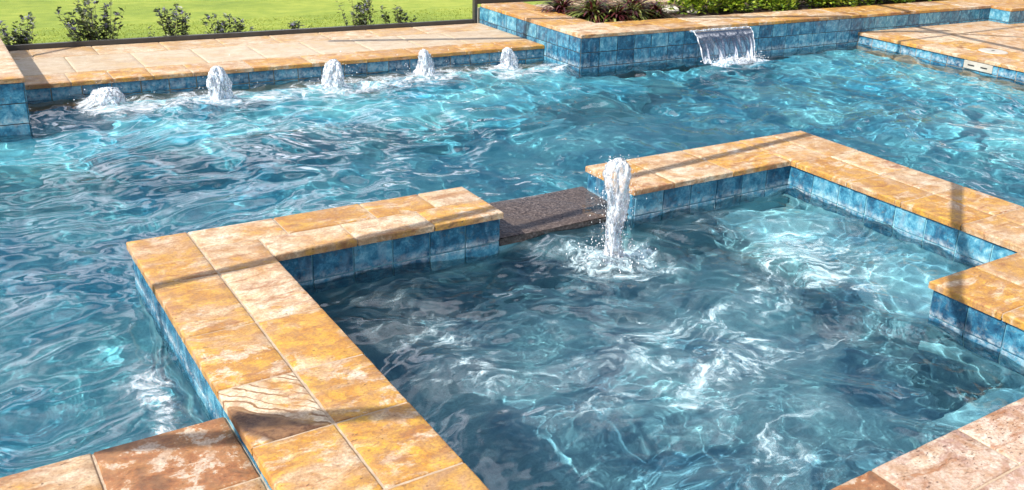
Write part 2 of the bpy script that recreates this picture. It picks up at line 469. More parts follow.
# ------------------------------------------------------------------ planter walls
pw_ = thing('planter_wall', (8.5, 3.8, 0), 'long raised planter wall of blue tiles with pale travertine cap behind the pool', 'planter wall')
mb = MB()
PX, PY = 5.241, 3.451
ys = [4.06, 4.65, 5.2, 5.72]
run(mb, [PX, 5.56, 5.86], ys, HP, {(0, 0): S(.42, .2), (1, 0): S(.40, .3), (0, 1): S(.62, .1), (1, 1): S(.6, .2), (0, 2): S(.5, .1), (1, 2): S(.45, .2)})
xs = [PX, 5.97, 6.5, 7.09, 7.75, 8.4, 9.05, 9.67, 10.3, 10.95, 11.6, 12.25, 12.9]
run(mb, xs, [PY, 3.75, 4.06], HP, {(0, 0): S(.18, .1), (0, 1): S(.2, .15), (1, 0): S(.2, .05), (2, 0): S(.35, .4), (3, 0): S(.25, .2)})
run(mb, [12.9 + i * .55 for i in range(8)], [3.1, 3.6, 4.06], HP)
under(mb.build('coping', STONE), pw_)
mb = MB(); Op = .014; tp = HP - .041
mb.box(PX + Op, 5.84, PY + Op, 5.76, BOT, tp); mb.box(5.838, 17., PY + Op, 4.04, BOT, tp - .0005)
mb.box(12.9 + Op, 17., 3.1 + Op, PY + Op + .002, BOT, tp - .001)
under(mb.build('wall_core', GROUT), pw_)
mb = MB()
tile_strip(mb, 'y', PX + Op, PY + Op, 5.76, -.326, tp, -1, rows=4)
tile_strip(mb, 'x', PY + Op, PX + Op, 12.9, -.326, tp, -1, rows=4, tw=.25)
tile_strip(mb, 'y', 12.9 + Op, 3.1 + Op, PY + Op, -.326, tp, -1, rows=4)
tile_strip(mb, 'x', 3.1 + Op, 12.9 + Op, 16.8, -.326, tp, -1, rows=4)
under(bevel(mb.build('tile_facing', TILE)), pw_)
mb = MB(); mb.box(PX + .008, 5.855, PY + .008, 5.71, HP - .030, HP - .006); mb.box(5.85, 16.7, PY + .008, 4.055, HP - .0305, HP - .0065)
under(mb.build('mortar_bed', GROUT_PALE), pw_)

# raised block at the far left
LX, LY = -.053, 3.372
lb = thing('planter_wall', (-.9, 4.5, 0), 'raised blue tiled block with cream stone cap cut off by the left edge of the photo', 'raised wall')
mb = MB()
run(mb, [-3.1, -2.5, -1.9, -1.3, -.66, LX], [LY, 3.9, 4.5, 5.1, 5.72], HP, {(4, 0): S(.16, .1), (3, 0): S(.25, .1), (4, 1): S(.1, .1), (4, 2): S(.1, .05), (4, 3): S(.1, 0)})
under(mb.build('coping', STONE), lb)
mb = MB(); mb.box(-3.1, LX - .02, LY + .02, 5.76, BOT, tp)
under(mb.build('wall_core', GROUT), lb)
mb = MB()
tile_strip(mb, 'x', LY + .02, -3.1, LX - .02, -.326, tp, -1, rows=4)
tile_strip(mb, 'y', LX - .02, LY + .02, 5.76, -.326, tp, 1, rows=4)
under(bevel(mb.build('tile_facing', TILE)), lb)
mb = MB(); mb.box(-3.09, LX - .01, LY + .01, 5.71, HP - .030, HP - .006)
under(mb.build('mortar_bed', GROUT_PALE), lb)

# ------------------------------------------------------------------ decks (setting)
def deck(name, mbs, mat, core, tiles, bed=GROUT_PALE):
    o = tag(mbs.build(name, mat), kind='structure')
    c_ = MB()
    for q in core: c_.box(*q)
    o2 = c_.build('deck_base', bed, o)
    if tiles: bevel(tiles.build('tile_facing', TILE, o))
    return o
FY = 4.184
mb = MB()
xs = [LX + .0, .35, .69, 1.02, 1.36, 1.92, 2.5, 3.08, 3.66, 4.22, 4.76, PX + .005]
run(mb, xs, [FY, 4.56], KF, {(i, 0): S((.25, .5, .72, .45, .25, .62, .45, .5, .66, .7, .72)[i], (.05, .2, .4, .1, .05, .35, .2, .1, .3, .35, .2)[i]) for i in range(11)})
xs2 = [LX, .45, 1.03, 1.6, 2.17, 2.74, 3.3, 3.88, 4.45, PX + .005]
run(mb, xs2, [4.56, 5.28], KF, {(i, 0): (.12 + .1 * (i % 3), .05, 0, .45) for i in range(9)})
run(mb, [LX, .2, .76, 1.4, 1.97, 2.55, 3.12, 3.7, 4.3, PX + .005], [5.28, 5.74], KF, {(i, 0): (.30 + .1 * (i % 2), .08, 0, .75) for i in range(9)})
tl = MB(); tile_strip(tl, 'x', FY + O, LX, PX + Op - .009, -.14, KF - .041, -1, rows=2)
deck('far_pool_deck', mb, STONE, [(LX, PX + .01, FY + O, 5.86, BOT, KF - .0405), (LX, PX, FY + .01, 5.73, KF - .0405, KF - .006)], tl)

mb = MB()
RX = 9.862
run(mb, [RX, 10.3, 10.8], [PY + .005 - .35 - i * .62 for i in range(12)][::-1], KR, {})
slab(mb, RX, 10.3, PY - .345, PY + .01, KR, style=S(.3)); slab(mb, 10.3, 10.8, PY - .345, PY + .01, KR, style=S(.3))
for i in range(6):
    for j in range(12):
        slab(mb, 10.8 + .62 * i, 11.42 + .62 * i, PY + .01 - .6 * (j + 1), PY + .01 - .6 * j, KR, style=S(rnd.uniform(.1, .35), .1))
tl = MB(); tile_strip(tl, 'y', RX + O, -4.0, PY, -.14, KR - .041, -1, rows=2)
deck('right_pool_deck', mb, STONE, [(RX + O, 17., -5., PY + .012, BOT, KR - .0405), (RX + .01, 16.9, -5., PY + .012, KR - .0405, KR - .006)], tl)

DLY = -1.744
mb = MB()
for i in range(8):
    for j, (a, b) in enumerate(((-2.2, DLY), (-2.8, -2.2), (-3.4, -2.8), (-4.0, -3.4), (-4.6, -4.), (-5.2, -4.6))):
        slab(mb, -.45 * (i + 1), -.45 * i + (.02 if i == 0 else 0), a, b, KL, style={(0, 0): S(.50, 1.0), (1, 0): S(.30, .25), (0, 1): S(.30, .2)}.get((i, j)))
tl = MB(); tile_strip(tl, 'x', DLY - O, -3.6, O - .010, -.14, KL - .041, 1, rows=2)
deck('near_left_deck', mb, STONE, [(-6, O - .001, -9, DLY - O, BOT, KL - .0405), (-3.6, O - .001, -5.2, DLY - .01, KL - .0405, KL - .006)], tl)

NY = -3.391
mb = MB()
xn = [.62, 1.35, 1.87, 2.39, 2.92, XD, 4.1, 4.7, 5.25, 5.8, 6.4, 7., 7.6, 8.2, 8.8, 9.4, RX + .03]
run(mb, xn, [NY - .285, NY], KN, {(0, 0): S(.7, 1.0), (1, 0): S(.8, 1.0), (2, 0): S(.15, .22), (3, 0): S(.2, .15)})
for j in range(3):
    x = .62
    while x < RX:
        slab(mb, x, x + .6, NY - .285 - .6 * (j + 1), NY - .285 - .6 * j, KN, style=S(.75, .1)); x += .6
tl = MB(); tile_strip(tl, 'x', NY - O, .60, RX, -.14, KN - .041, 1, rows=2)
deck('near_right_deck', mb, STONE_PINK, [(.588, RX + .05, -9, NY - O, BOT, KN - .0405), (.62, RX, -5.4, NY - .01, KN - .0405, KN - .006)], tl)

# ------------------------------------------------------------------ basin floors
def smooth(a, b, x):
    t = np.clip((x - a) / (b - a), 0, 1); return t * t * (3 - 2 * t)

def grid_obj(name, x0, x1, y0, y1, step, zf, mat, keep=None, foam=None, smooth_=True):
    nx = int(round((x1 - x0) / step)) + 1; ny = int(round((y1 - y0) / step)) + 1
    X, Y = np.meshgrid(np.linspace(x0, x1, nx), np.linspace(y0, y1, ny))
    Z = zf(X, Y)
    idx = np.arange(nx * ny).reshape(ny, nx)
    F = np.stack([idx[:-1, :-1], idx[:-1, 1:], idx[1:, 1:], idx[1:, :-1]], -1).reshape(-1, 4)
    if keep is not None:
        xc = ((X[:-1, :-1] + X[1:, 1:]) / 2).ravel(); yc = ((Y[:-1, :-1] + Y[1:, 1:]) / 2).ravel()
        F = F[keep(xc, yc)]
    used = np.zeros(nx * ny, bool); used[F.ravel()] = True
    remap = np.cumsum(used) - 1
    V = np.stack([X, Y, Z], -1).reshape(-1, 3)[used]; F = remap[F]
    me = bpy.data.meshes.new(name)
    me.vertices.add(len(V)); me.vertices.foreach_set('co', V.ravel())
    me.loops.add(F.size); me.loops.foreach_set('vertex_index', F.ravel().astype(np.int32))
    me.polygons.add(len(F)); me.polygons.foreach_set('loop_start', np.arange(0, F.size, 4, dtype=np.int32))
    me.update(calc_edges=True); me.validate()
    me.polygons.foreach_set('use_smooth', [smooth_] * len(F))
    if foam is not None:
        at = me.attributes.new('foam', 'FLOAT', 'POINT')
        at.data.foreach_set('value', foam(X, Y).ravel()[used].astype(np.float32))
    me.materials.append(mat)
    o = bpy.data.objects.new(name, me); COL.objects.link(o)
    return o

def pool_floor(X, Y):
    z = -1.15 + 0 * X
    z = z + .82 * smooth(2.75, 2.80, Y) * (X < PX + .5)            # shallow shelf with the bubblers
    z = np.maximum(z, -1.15 + .70 * smooth(5.2, 9.0, X))
    z = np.maximum(z, np.where(Y > 3.0, -.45 - 0 * X, -9))
    return z
fl = tag(grid_obj('pool_floor', -6, 10.1, -5, 4.4, .05, pool_floor, PL_POOL), kind='structure')
def spa_floor(X, Y):
    z = -.85 + 0 * X
    z = np.maximum(z, -.85 + .55 * smooth(3.60, 3.66, X) * (Y > -2.45))           # seat along the right wall
    z = np.maximum(z, -.85 + .5 * smooth(-2.95, -2.99, Y) * (X > 2.7))          # step at the near side
    return z
sf = tag(grid_obj('spa_floor', .5, 4.5, -3.45, -.45, .03, spa_floor, PL_SPA), kind='structure')

# ------------------------------------------------------------------ water surfaces: real waves
BUB = [(.56, 3.86), (1.47, 3.72), (2.56, 3.79), (3.59, 3.88), (4.58, 3.88)]
JET = (2.42, -1.04)
def wave_set(n, lmin, lmax, slope, ang, spread, seed):
    r_ = np.random.default_rng(seed); W = []
    for i in range(n):
        l = lmin * (lmax / lmin) ** r_.random(); k = 2 * np.pi / l
        a = r_.normal(ang, spread)
        W.append((k * np.cos(a), k * np.sin(a), slope / k * r_.uniform(.5, 1.3), r_.random() * 6.28, r_.random()))
    return W
def waves(X, Y, W, sharp=.5):
    h = np.zeros_like(X)
    for kx, ky, a, ph, q in W:
        s = np.sin(kx * X + ky * Y + ph)
        h += a * ((1 - sharp) * s + sharp * (1 - 2 * np.abs(np.sin(.5 * (kx * X + ky * Y + ph))) ** .8))
    return h
W1 = wave_set(30, .24, 1.0, .070, 1.9, .8, 3)
W2 = wave_set(16, .16, .30, .026, 1.9, 1.3, 4)
WF = wave_set(16, .085, .16, .020, 1.5, 2.0, 6)
W3 = wave_set(14, .9, 3.0, .05, .3, 2.0, 5)
def warp(X, Y, amp, seed):
    r_ = np.random.default_rng(seed); dx = np.zeros_like(X); dy = np.zeros_like(X)
    for i in range(7):
        k = 2 * np.pi / r_.uniform(.7, 2.8); a = r_.random() * 6.28
        dx += np.sin(k * (np.cos(a) * X + np.sin(a) * Y) + r_.random() * 6.28) / k
        a = r_.random() * 6.28
        dy += np.sin(k * (np.cos(a) * X + np.sin(a) * Y) + r_.random() * 6.28) / k
    return X + amp * dx, Y + amp * dy
def patch(X, Y, seed, lo=.8, hi=2.4):
    r_ = np.random.default_rng(seed); s = np.zeros_like(X)
    for i in range(6):
        k = 2 * np.pi / r_.uniform(lo, hi); a = r_.random() * 6.28
        s += np.sin(k * (np.cos(a) * X + np.sin(a) * Y) + r_.random() * 6.28)
    return s / 6
def pool_h(X, Y):
    U, V = warp(X, Y, .16, 11)
    m = 1 + .9 * patch(X, Y, 21)
    h = waves(U, V, W1, .55) * m + waves(U, V, W2, .6) * (1 + .9 * patch(X, Y, 22, .5, 1.5)) * .9 + waves(X, Y, W3, .2) * .45
    for bx, by in BUB:
        r_ = np.hypot(X - bx, Y - by)
        h += .020 * np.exp(-r_ / .45) * np.sin(24 * r_ - 1) + .03 * np.exp(-(r_ / .09) ** 2)
    r_ = np.hypot(X - 7.2, Y - 3.1)
    h += .016 * np.exp(-r_ / .6) * np.sin(21 * r_)
    h += waves(X, Y, WF, .3)
    return h * .76
def spa_h(X, Y):
    U, V = warp(X, Y, .2, 31)
    h = waves(U, V, wave_set(26, .26, 1.2, .092, 1.2, 1.6, 33), .6) * (1 + .8 * patch(X, Y, 36)) \
        + waves(U, V, wave_set(16, .13, .26, .028, 1.0, 2.0, 34), .6) * (1 + .9 * patch(X, Y, 35, .5, 1.3))
    r_ = np.hypot(X - JET[0], Y - JET[1])
    h += .03 * np.exp(-r_ / .5) * np.sin(22 * r_ - .5) + .05 * np.exp(-(r_ / .10) ** 2)
    for sx, sy, a in ((3.3, -2.6, .03),):
        q = np.hypot(X - sx, Y - sy); h += a * np.exp(-(q / .28) ** 2) * np.cos(13 * q)
    h += waves(X, Y, WF, .3) * 1.3
    return ZS + h * .68
def pool_foam(X, Y):
    f = np.zeros_like(X)
    band = np.exp(-((Y - 3.75) / .50) ** 2) * smooth(.0, .5, X) * (1 - smooth(5.1, 5.6, X))
    f += .80 * band * (1 + .35 * patch(X, Y, 41, .5, 1.3))
    for bx, by in BUB: f += .55 * np.exp(-(np.hypot(X - bx, (Y - by) * .8) / .22) ** 2)
    f += .85 * np.exp(-(((X - 7.35) / .55) ** 2 + ((Y - 3.12) / .16) ** 2))
    f += .85 * np.exp(-((X + .13) / .12) ** 2) * smooth(-.4, -1.1, Y) * (Y < 0)
    f += .16 * smooth(0, 1, patch(X, Y, 44, .8, 2.))
    return np.clip(f, 0, 1.3)
def spa_foam(X, Y):
    r_ = np.hypot(X - JET[0], Y - JET[1])
    f = .95 * np.exp(-(r_ / .19) ** 2) + .42 * np.exp(-(r_ / .55) ** 2)
    f += .56 * np.exp(-(((X - 2.15) / 1.0) ** 2 + ((Y + 2.2) / .55) ** 2)) + .46 * np.exp(-(((X - 1.1) / .35) ** 2 + ((Y + 1.3) / .7) ** 2))
    f += .58 * np.exp(-(((X - 3.6) / .6) ** 2 + ((Y + 1.5) / .8) ** 2)) + .4 * np.exp(-(((X - 1.9) / .4) ** 2 + ((Y + 3.0) / .3) ** 2))
    return np.clip(f * (1 + .5 * patch(X, Y, 47, .4, 1.2)) + .20, 0, 1.3)
def pool_keep(x, y):
    spa = (x > .12) & (x < 4.92) & (y < -.12)
    gap = (x > 1.9) & (x < 3.) & (y < -.05) & (y > -.13)
    pl = (x > PX + .12) & (y > PY + .12)
    blk = (x < LX - .12) & (y > LY + .12)
    return ~(spa | pl | blk | gap)
pwat = tag(grid_obj('pool_water', -3.6, 10.0, -3.6, 4.35, .022, pool_h, WATER, pool_keep, pool_foam), kind='structure')
swat = tag(grid_obj('spa_water', .5, 4.48, -3.46, -.44, .016, spa_h, WATER_SPA, lambda x, y: ~((x > XD + .1) & (y < -2.56)), spa_foam), kind='structure')
for o in (pwat, swat): o.cycles.is_caustics_caster = True
for o in COL.objects:
    if o.type == 'MESH' and o.name.split('.')[0] in ('pool_floor', 'spa_floor', 'wall_core', 'tile_facing', 'deck_base', 'base'):
        o.cycles.is_caustics_receiver = True

# ------------------------------------------------------------------ lawn and ground
g = G('lawn'); pos = g.n('TexCoord').outputs['Object']
n = g.noise(pos, .55, 6, .6); n2 = g.noise(g.vmath('MULTIPLY', pos, (1, 2.2, 1)), 3.0, 6, .7)
c = g.ramp(g.math('ADD', g.math('MULTIPLY', n, .5), g.math('MULTIPLY', n2, .5)), [(.38, (.12, .18, .018)), (.5, (.20, .26, .026)), (.60, (.29, .33, .045))])
c = g.mix(g.mr(g.noise(g.vmath('MULTIPLY', pos, (1., 1.8, 1.)), 14., 5, .7), .3, .7, .35, 0), c, (.14, .20, .02, 1))
LAWN = g.surf(g.bsdf(Base_Color=c, Roughness=.9, Normal=g.bump(g.noise(pos, 50., 4), .01)).outputs[0])
GZ = -.02
mb = MB()
for q in ((-400, 400, 5.86, 600), (-400, -6, -300, 5.86), (17, 400, -300, 5.86), (-6, 17, -300, -9)):
    mb.poly([(q[0], q[2], GZ), (q[1], q[2], GZ), (q[1], q[3], GZ), (q[0], q[3], GZ)])
tag(mb.build('lawn', LAWN), kind='structure')
# walled edge of the pool area under the rail and the left/near apron
mb = MB()
mb.box(-6, LX - .02, 5.76, 5.86, BOT, .1); mb.box(PX + .02, 17, 5.761, 5.861, BOT, .30)
mb.box(-6.05, -6, -9, 5.86, BOT, .02); mb.box(-6, -3.1, 3.40, 5.76, BOT, .1)
tag(mb.build('concrete_kerb', simple('concrete', (.30, .28, .25), .9, 12, (.40, .38, .34), .002)), kind='structure')

GRASS = leaf_material('grass_blades', [(.17, .23, .022), (.21, .27, .026), (.25, .30, .03), (.30, .34, .04)], .6, .35)
N = 26000
gx = rng.uniform(-.5, 9.5, N); gy = 5.88 + rng.random(N) ** 2.2 * 1.8
an = rng.random(N) * 6.28; hh = rng.uniform(.006, .018, N) * (1 + .5 * (rng.random(N) > .97)); ww = .006
ca, sa = np.cos(an), np.sin(an); lx_, ly_ = rng.normal(0, .012, N), rng.normal(0, .012, N)
V = np.empty((N, 3, 3))
V[:, 0] = np.stack([gx - ca * ww, gy - sa * ww, np.full(N, GZ)], -1); V[:, 1] = np.stack([gx + ca * ww, gy + sa * ww, np.full(N, GZ)], -1)
V[:, 2] = np.stack([gx + lx_, gy + ly_, GZ + hh], -1)
me = bpy.data.meshes.new('grass'); me.vertices.add(3 * N); me.vertices.foreach_set('co', V.ravel())
me.loops.add(3 * N); me.loops.foreach_set('vertex_index', np.arange(3 * N, dtype=np.int32))
me.polygons.add(N); me.polygons.foreach_set('loop_start', np.arange(0, 3 * N, 3, dtype=np.int32)); me.update(calc_edges=True)
at = me.attributes.new('seed', 'FLOAT_COLOR', 'CORNER')
sv = np.repeat(rng.random(N), 3); at.data.foreach_set('color', np.stack([sv, sv, sv, np.ones_like(sv)], -1).ravel().astype(np.float32))
me.materials.append(GRASS); o = bpy.data.objects.new('grass', me); COL.objects.link(o)
tag(o, 'short yellow green lawn grass beyond the pool rail', 'grass', kind='stuff')

# planter soil and the paved path behind the bed
mb = MB(); b0 = 0
SOIL = simple('mulch', (.018, .011, .008), .95, 30, (.10, .055, .035), .03)
o = grid_obj('soil', 5.85, 16.5, 4.055, 5.25, .04, lambda X, Y: .325 + .02 * patch(X, Y, 61, .1, .4) + .02 * patch(X, Y, 62, .3, 1.), SOIL)
tag(o, kind='structure')
mb = MB(); run(mb, [6.3 + .6 * i for i in range(12)], [5.26, 5.72], .36, {(i, 0): S(.15, .05) for i in range(11)})
tag(mb.build('garden_path', STONE), kind='structure')
mb = MB(); mb.box(5.85, 16.5, 5.25, 5.74, .0, .319)
tag(mb.build('garden_path_base', GROUT_PALE), kind='structure')

# ------------------------------------------------------------------ screen enclosure (casts the bar shadows)
sun_dir = Vector((-.70, -.10, .71)).normalized()
en = thing('screen_enclosure', (5.2, 5.78, 0), 'dark bronze aluminium enclosure frame with its low rail between deck and lawn', 'enclosure frame')
mb = MB()
mb.box(LX - .1, 5.165, 5.755, 5.805, KF - .02, KF + .045)
under(bevel(mb.build('bottom_rail', BRONZE), .003), en)
mb = MB(); mb.box(5.17, 5.215, 5.75, 5.81, KF - .02, 2.6); under(bevel(mb.build('post', BRONZE), .003), en)
en_post = mb
mb = MB(); mb.box(5.22, 9.5, 5.755, 5.805, HP - .01, HP + .045); under(bevel(mb.build('upper_rail', BRONZE), .003), en)
mb = MB(); mb.box(-3.2, -.12, 5.755, 5.805, HP - .01, HP + .045); under(bevel(mb.build('upper_rail', BRONZE), .003), en)
mb = MB(); mb.bar((-.09, 5.35, HP), (-.40, 5.78, 1.5), .05, .05); under(mb.build('brace', BRONZE), en)
def roof_beam(p, q, zs, zb, w=.07, h=.05, e0=0., e1=0.):
    p = Vector((*p, zs)); q = Vector((*q, zs)); d = (q - p).normalized()
    p = p - d * e0; q = q + d * e1
    s = sun_dir * ((zb - zs) / sun_dir.z)
    m = MB(); m.bar(p + s, q + s, w, h); under(m.build('roof_beam', BRONZE), en)
roof_beam((-.02, -.64), (4.35, -.20), H, 2.7, .075, .04, 3.0, 3.5)
roof_beam((5.14, -1.45), (3.48, -2.61), H, 2.75, .065, .04, 3.5, .25)
roof_beam((11.15, 3.62), (11.04, 1.71), KR, 2.8, .10, .05, 2.0, 1.5)
roof_beam((9.74, 2.75), (13.03, 2.93), KR, 2.7, .045, .04, .6, 1.)
roof_beam((11.0, 3.0), (12.2, 2.2), KR, 2.7, .045, .04, .6, 1.)
roof_beam((5.25, 4.55), (9.7, 3.4), HP, 2.8, .08, .05, 2.5, 1.5)
roof_beam((0, -1.97), (.64, -2.26), H, 2.6, .075, .05, 1.8, .15)
for x, y in ((-3.4, -1.5), (-3.4, 2.5)):
    m = MB(); m.bar((x, y, .1), (x, y, 2.7), .06, .06); under(m.build('post', BRONZE), en)

# ------------------------------------------------------------------ water jets
def hnoise(a, z, s):
    return (math.sin(3 * a + 9 * z + s) + math.sin(5 * a - 17 * z + 2.1 * s) * .7 + math.sin(9 * a + 31 * z + 3.3 * s) * .5 + math.sin(14 * a - 53 * z + s * 5) * .35) / 2.5
def column_mesh(prof, lean, s, nz=46, na=34, rough=.22, WID=1.0):
    """an irregular rising column; prof: (height, radius) pairs"""
    mb = MB(); hs_ = [p[0] for p in prof]; rs_ = [p[1] for p in prof]
    b0 = 0
    for i in range(nz + 1):
        t = i / nz; z = hs_[0] + (hs_[-1] - hs_[0]) * t
        r_ = float(np.interp(z, hs_, rs_)) * WID
        cx = lean[0] * t * t + .006 * math.sin(20 * z + s); cy = lean[1] * t * t
        for j in range(na):
            a = 2 * math.pi * j / na
            q = r_ * (1 + rough * hnoise(a, z * .8, s) + rnd.uniform(-.03, .03) + .10 * math.sin(23 * a + 31 * z + s) * math.sin(47 * z + 2 * a))
            mb.v.append((cx + q * math.cos(a), cy + q * math.sin(a), z + .25 * r_ * hnoise(a * 2, z, s + 4)))
    for i in range(nz):
        for j in range(na):
            mb.face((i * na + j, i * na + (j + 1) % na, (i + 1) * na + (j + 1) % na, (i + 1) * na + j), smooth=True)
    mb.face(tuple(nz * na + j for j in range(na)), smooth=True)
    return mb
def drop(mb, c, r_):
    n = len(mb.v); k = 1 + rnd.random() * .8
    V6 = [(0, 0, k), (1, 0, 0), (0, 1, 0), (-1, 0, 0), (0, -1, 0), (0, 0, -k)]
    mb.v += [(c[0] + x * r_, c[1] + y * r_, c[2] + z * r_) for x, y, z in V6]
    for q in ((0, 1, 2), (0, 2, 3), (0, 3, 4), (0, 4, 1), (5, 2, 1), (5, 3, 2), (5, 4, 3), (5, 1, 4)):
        mb.face(tuple(n + i for i in q), smooth=True)
def froth_patch(R0, hh, s, n=26, na=40):
    mb = MB()
    for i in range(n + 1):
        t = i / n
        for j in range(na):
            a = 2 * math.pi * j / na
            r_ = R0 * t * (1 + .28 * math.sin(3 * a + s) * t + .16 * math.sin(7 * a + 2 * s) * t)
            z = hh * (1 - t) ** 1.3 + .012 * hnoise(a * 2, t * 3, s) * (1 - t) + (rnd.uniform(-.006, .010)) * (1 - t) - .022 * t ** 4 + .012 * (1 - t ** 4)
            mb.v.append((r_ * math.cos(a), r_ * math.sin(a), z))
    for i in range(n):
        for j in range(na):
            mb.face((i * na + j, (i + 1) * na + j, (i + 1) * na + (j + 1) % na, i * na + (j + 1) % na), smooth=True)
    return mb

jt = thing('fountain_jet', (JET[0], JET[1], ZS), 'tall white bubbling water jet rising from the spa beside the spillway', 'fountain jet')
jm = column_mesh([(-.03, .058), (.05, .048), (.14, .048), (.25, .056), (.34, .058), (.42, .068), (.50, .076), (.56, .070), (.59, .050), (.61, .015)], (.0, .0), 1.3, 90, 48, .40, .90)
jm.build('water_column', FROTH, jt)
froth_patch(.10, .02, .7).build('splash_ring', FROTH, jt)
mb = MB()
for k in range(420):
    z = rnd.random() ** .8 * .62; r0 = float(np.interp(z, [0, .2, .45, .62], [.055, .07, .11, .05]))
    a = rnd.random() * 6.28; r_ = r0 * rnd.uniform(.8, 1.25) + (.0 if rnd.random() < .8 else rnd.random() * .08)
    drop(mb, (r_ * math.cos(a), r_ * math.sin(a), z), rnd.uniform(.001, .0035))
for k in range(120):
    a = rnd.random() * 6.28; r_ = .10 + abs(rnd.gauss(0, .10)); drop(mb, (r_ * math.cos(a), r_ * math.sin(a), abs(rnd.gauss(0, .03)) + .005), rnd.uniform(.0018, .005))
d = mb.build('droplets', DROP, jt); d['kind'] = 'stuff'

blab = ['low spread out white bubbler nearest the left end of the far ledge', 'white bubbler second from the left along the far ledge',
        'middle of the five white bubblers along the far ledge', 'pointed white bubbler fourth from the left along the far ledge', 'white bubbler nearest the tiled planter corner']
bprof = [[(-.02, .17), (.04, .15), (.08, .12), (.11, .06), (.125, .02)], [(-.02, .12), (.06, .11), (.14, .10), (.20, .09), (.25, .055), (.27, .02)],
         [(-.02, .13), (.06, .12), (.13, .10), (.19, .08), (.225, .04), (.235, .015)], [(-.02, .12), (.05, .10), (.12, .085), (.19, .070), (.23, .040), (.25, .012)],
         [(-.02, .12), (.05, .11), (.10, .09), (.15, .075), (.18, .05), (.20, .015)]]
for i, (bx, by) in enumerate(BUB):
    t = thing('bubbler', (bx, by, 0), blab[i], 'bubbler fountain', 'bubblers along the far ledge')
    column_mesh(bprof[i], (rnd.uniform(-.02, .02), 0), 2.2 * i, 40, 40, .40, .80).build('water_column', FROTH, t)
    froth_patch(.11, .03, 1.7 * i).build('splash_ring', FROTH, t)
    mb = MB()
    hm = bprof[i][-1][0]
    for k in range(60):
        a = rnd.random() * 6.28; r_ = abs(rnd.gauss(0, .15)) + .04
        drop(mb, (r_ * math.cos(a), r_ * math.sin(a), abs(rnd.gauss(0, hm * .45)) + .01), rnd.uniform(.0015, .0045))
    d = mb.build('droplets', DROP, t); d['kind'] = 'stuff'

# sheet waterfall from the planter wall
wf = thing('waterfall', (7.3, PY, 0), 'thin sheet waterfall pouring over the planter wall coping into the pool', 'waterfall')
WX0, WX1 = 6.84, 7.76
def fall(t): return (-.02 - .30 * t, HP - .050 - (HP - .045) * t * t)     # dy, z
mb = MB(); nx, nt = 60, 26
for side in (0, 1):
    b0 = len(mb.v)
    for j in range(nt + 1):
        t = j / nt; dy, z = fall(t)
        for i in range(nx + 1):
            u = i / nx; x = (WX0 + .05 * t * t) * (1 - u) + (WX1 - .05 * t * t) * u - .10 * t
            w_ = .006 * math.sin(23 * u + 5 * t) + .003 * math.sin(61 * u + 2 - 4 * t)
            mb.v.append((x, PY + dy + w_ * t + side * .006, z))
    for j in range(nt):
        for i in range(nx):
            q = b0 + j * (nx + 1) + i; mb.face((q, q + 1, q + nx + 2, q + nx + 1), smooth=True)
under(mb.build('water_sheet', SHEET), wf)
for x_, sgn in ((WX0, 1), (WX1, -1)):
    pts = []; rad = []
    for j in range(22):
        t = j / 21; dy, z = fall(t); pts.append((x_ + sgn * .05 * t * t - .10 * t + .004 * math.sin(20 * t), PY + dy, z)); rad.append(.006 + .002 * math.sin(17 * t + x_) + rnd.uniform(-.003, .003))
    m = MB(); m.tube(pts, rad, 8); under(m.build('edge_stream', FROTH), wf)
m = MB()
pts = [(WX0 - .04 + (WX1 - WX0 + .05) * i / 50, PY - .012 + rnd.uniform(-.006, .006), HP - .047 + rnd.uniform(-.004, .004)) for i in range(51)]
m.tube(pts, [.012 + rnd.uniform(-.004, .004) for _ in pts], 8); under(m.build('lip_froth', FROTH), wf)
m = froth_patch(.22, .03, 2.2)
m.v = [(x * 1.9 + 7.25, y * .5 + PY - .35, z) for x, y, z in m.v]
under(m.build('splash_ring', FROTH), wf)
m = MB()
for k in range(260):
    drop(m, (rnd.uniform(6.75, 7.75), PY - .33 + rnd.gauss(0, .06), abs(rnd.gauss(0, .03)) + .01), rnd.uniform(.002, .006))
d = under(m.build('droplets', DROP), wf); d['kind'] = 'stuff'

# ------------------------------------------------------------------ skimmer fittings on the right
WHITE = simple('white_plastic', (.36, .33, .28), .5, 6, (.46, .43, .38))
DARK = simple('dark_slot', (.02, .02, .02), .8)
t = thing('skimmer_plate', (RX + .02, 1.56, .04), 'white rectangular skimmer plate set in the tiles under the right deck', 'skimmer')
m = MB(); m.box(RX + .008, RX + .022, 1.36, 1.76, -.01, KR - .048); under(bevel(m.build('face_plate', WHITE), .003), t)
for y0 in (1.43, 1.61):
    m = MB(); m.box(RX + .004, RX + .0085, y0, y0 + .09, .030, .045); under(m.build('slot', DARK), t)
t = thing('skimmer_hatch', (10.52, 1.80, KR), 'round cream access hatch lying flat on the right deck', 'hatch')
m = MB(); n_ = 48
rings = [(.0, .010), (.13, .0105), (.165, .010), (.178, .006), (.18, .0), ]
for r_, z in rings:
    for j in range(n_): m.v.append((r_ * math.cos(2 * math.pi * j / n_), r_ * math.sin(2 * math.pi * j / n_), z))
for i in range(len(rings) - 1):
    for j in range(n_): m.face((i * n_ + j, (i + 1) * n_ + j, (i + 1) * n_ + (j + 1) % n_, i * n_ + (j + 1) % n_), smooth=True)
m.build('cover', WHITE, t)
m = MB(); m.box(-.03, .03, -.012, .012, .0105, .0125); m.build('finger_slot', DARK, t)

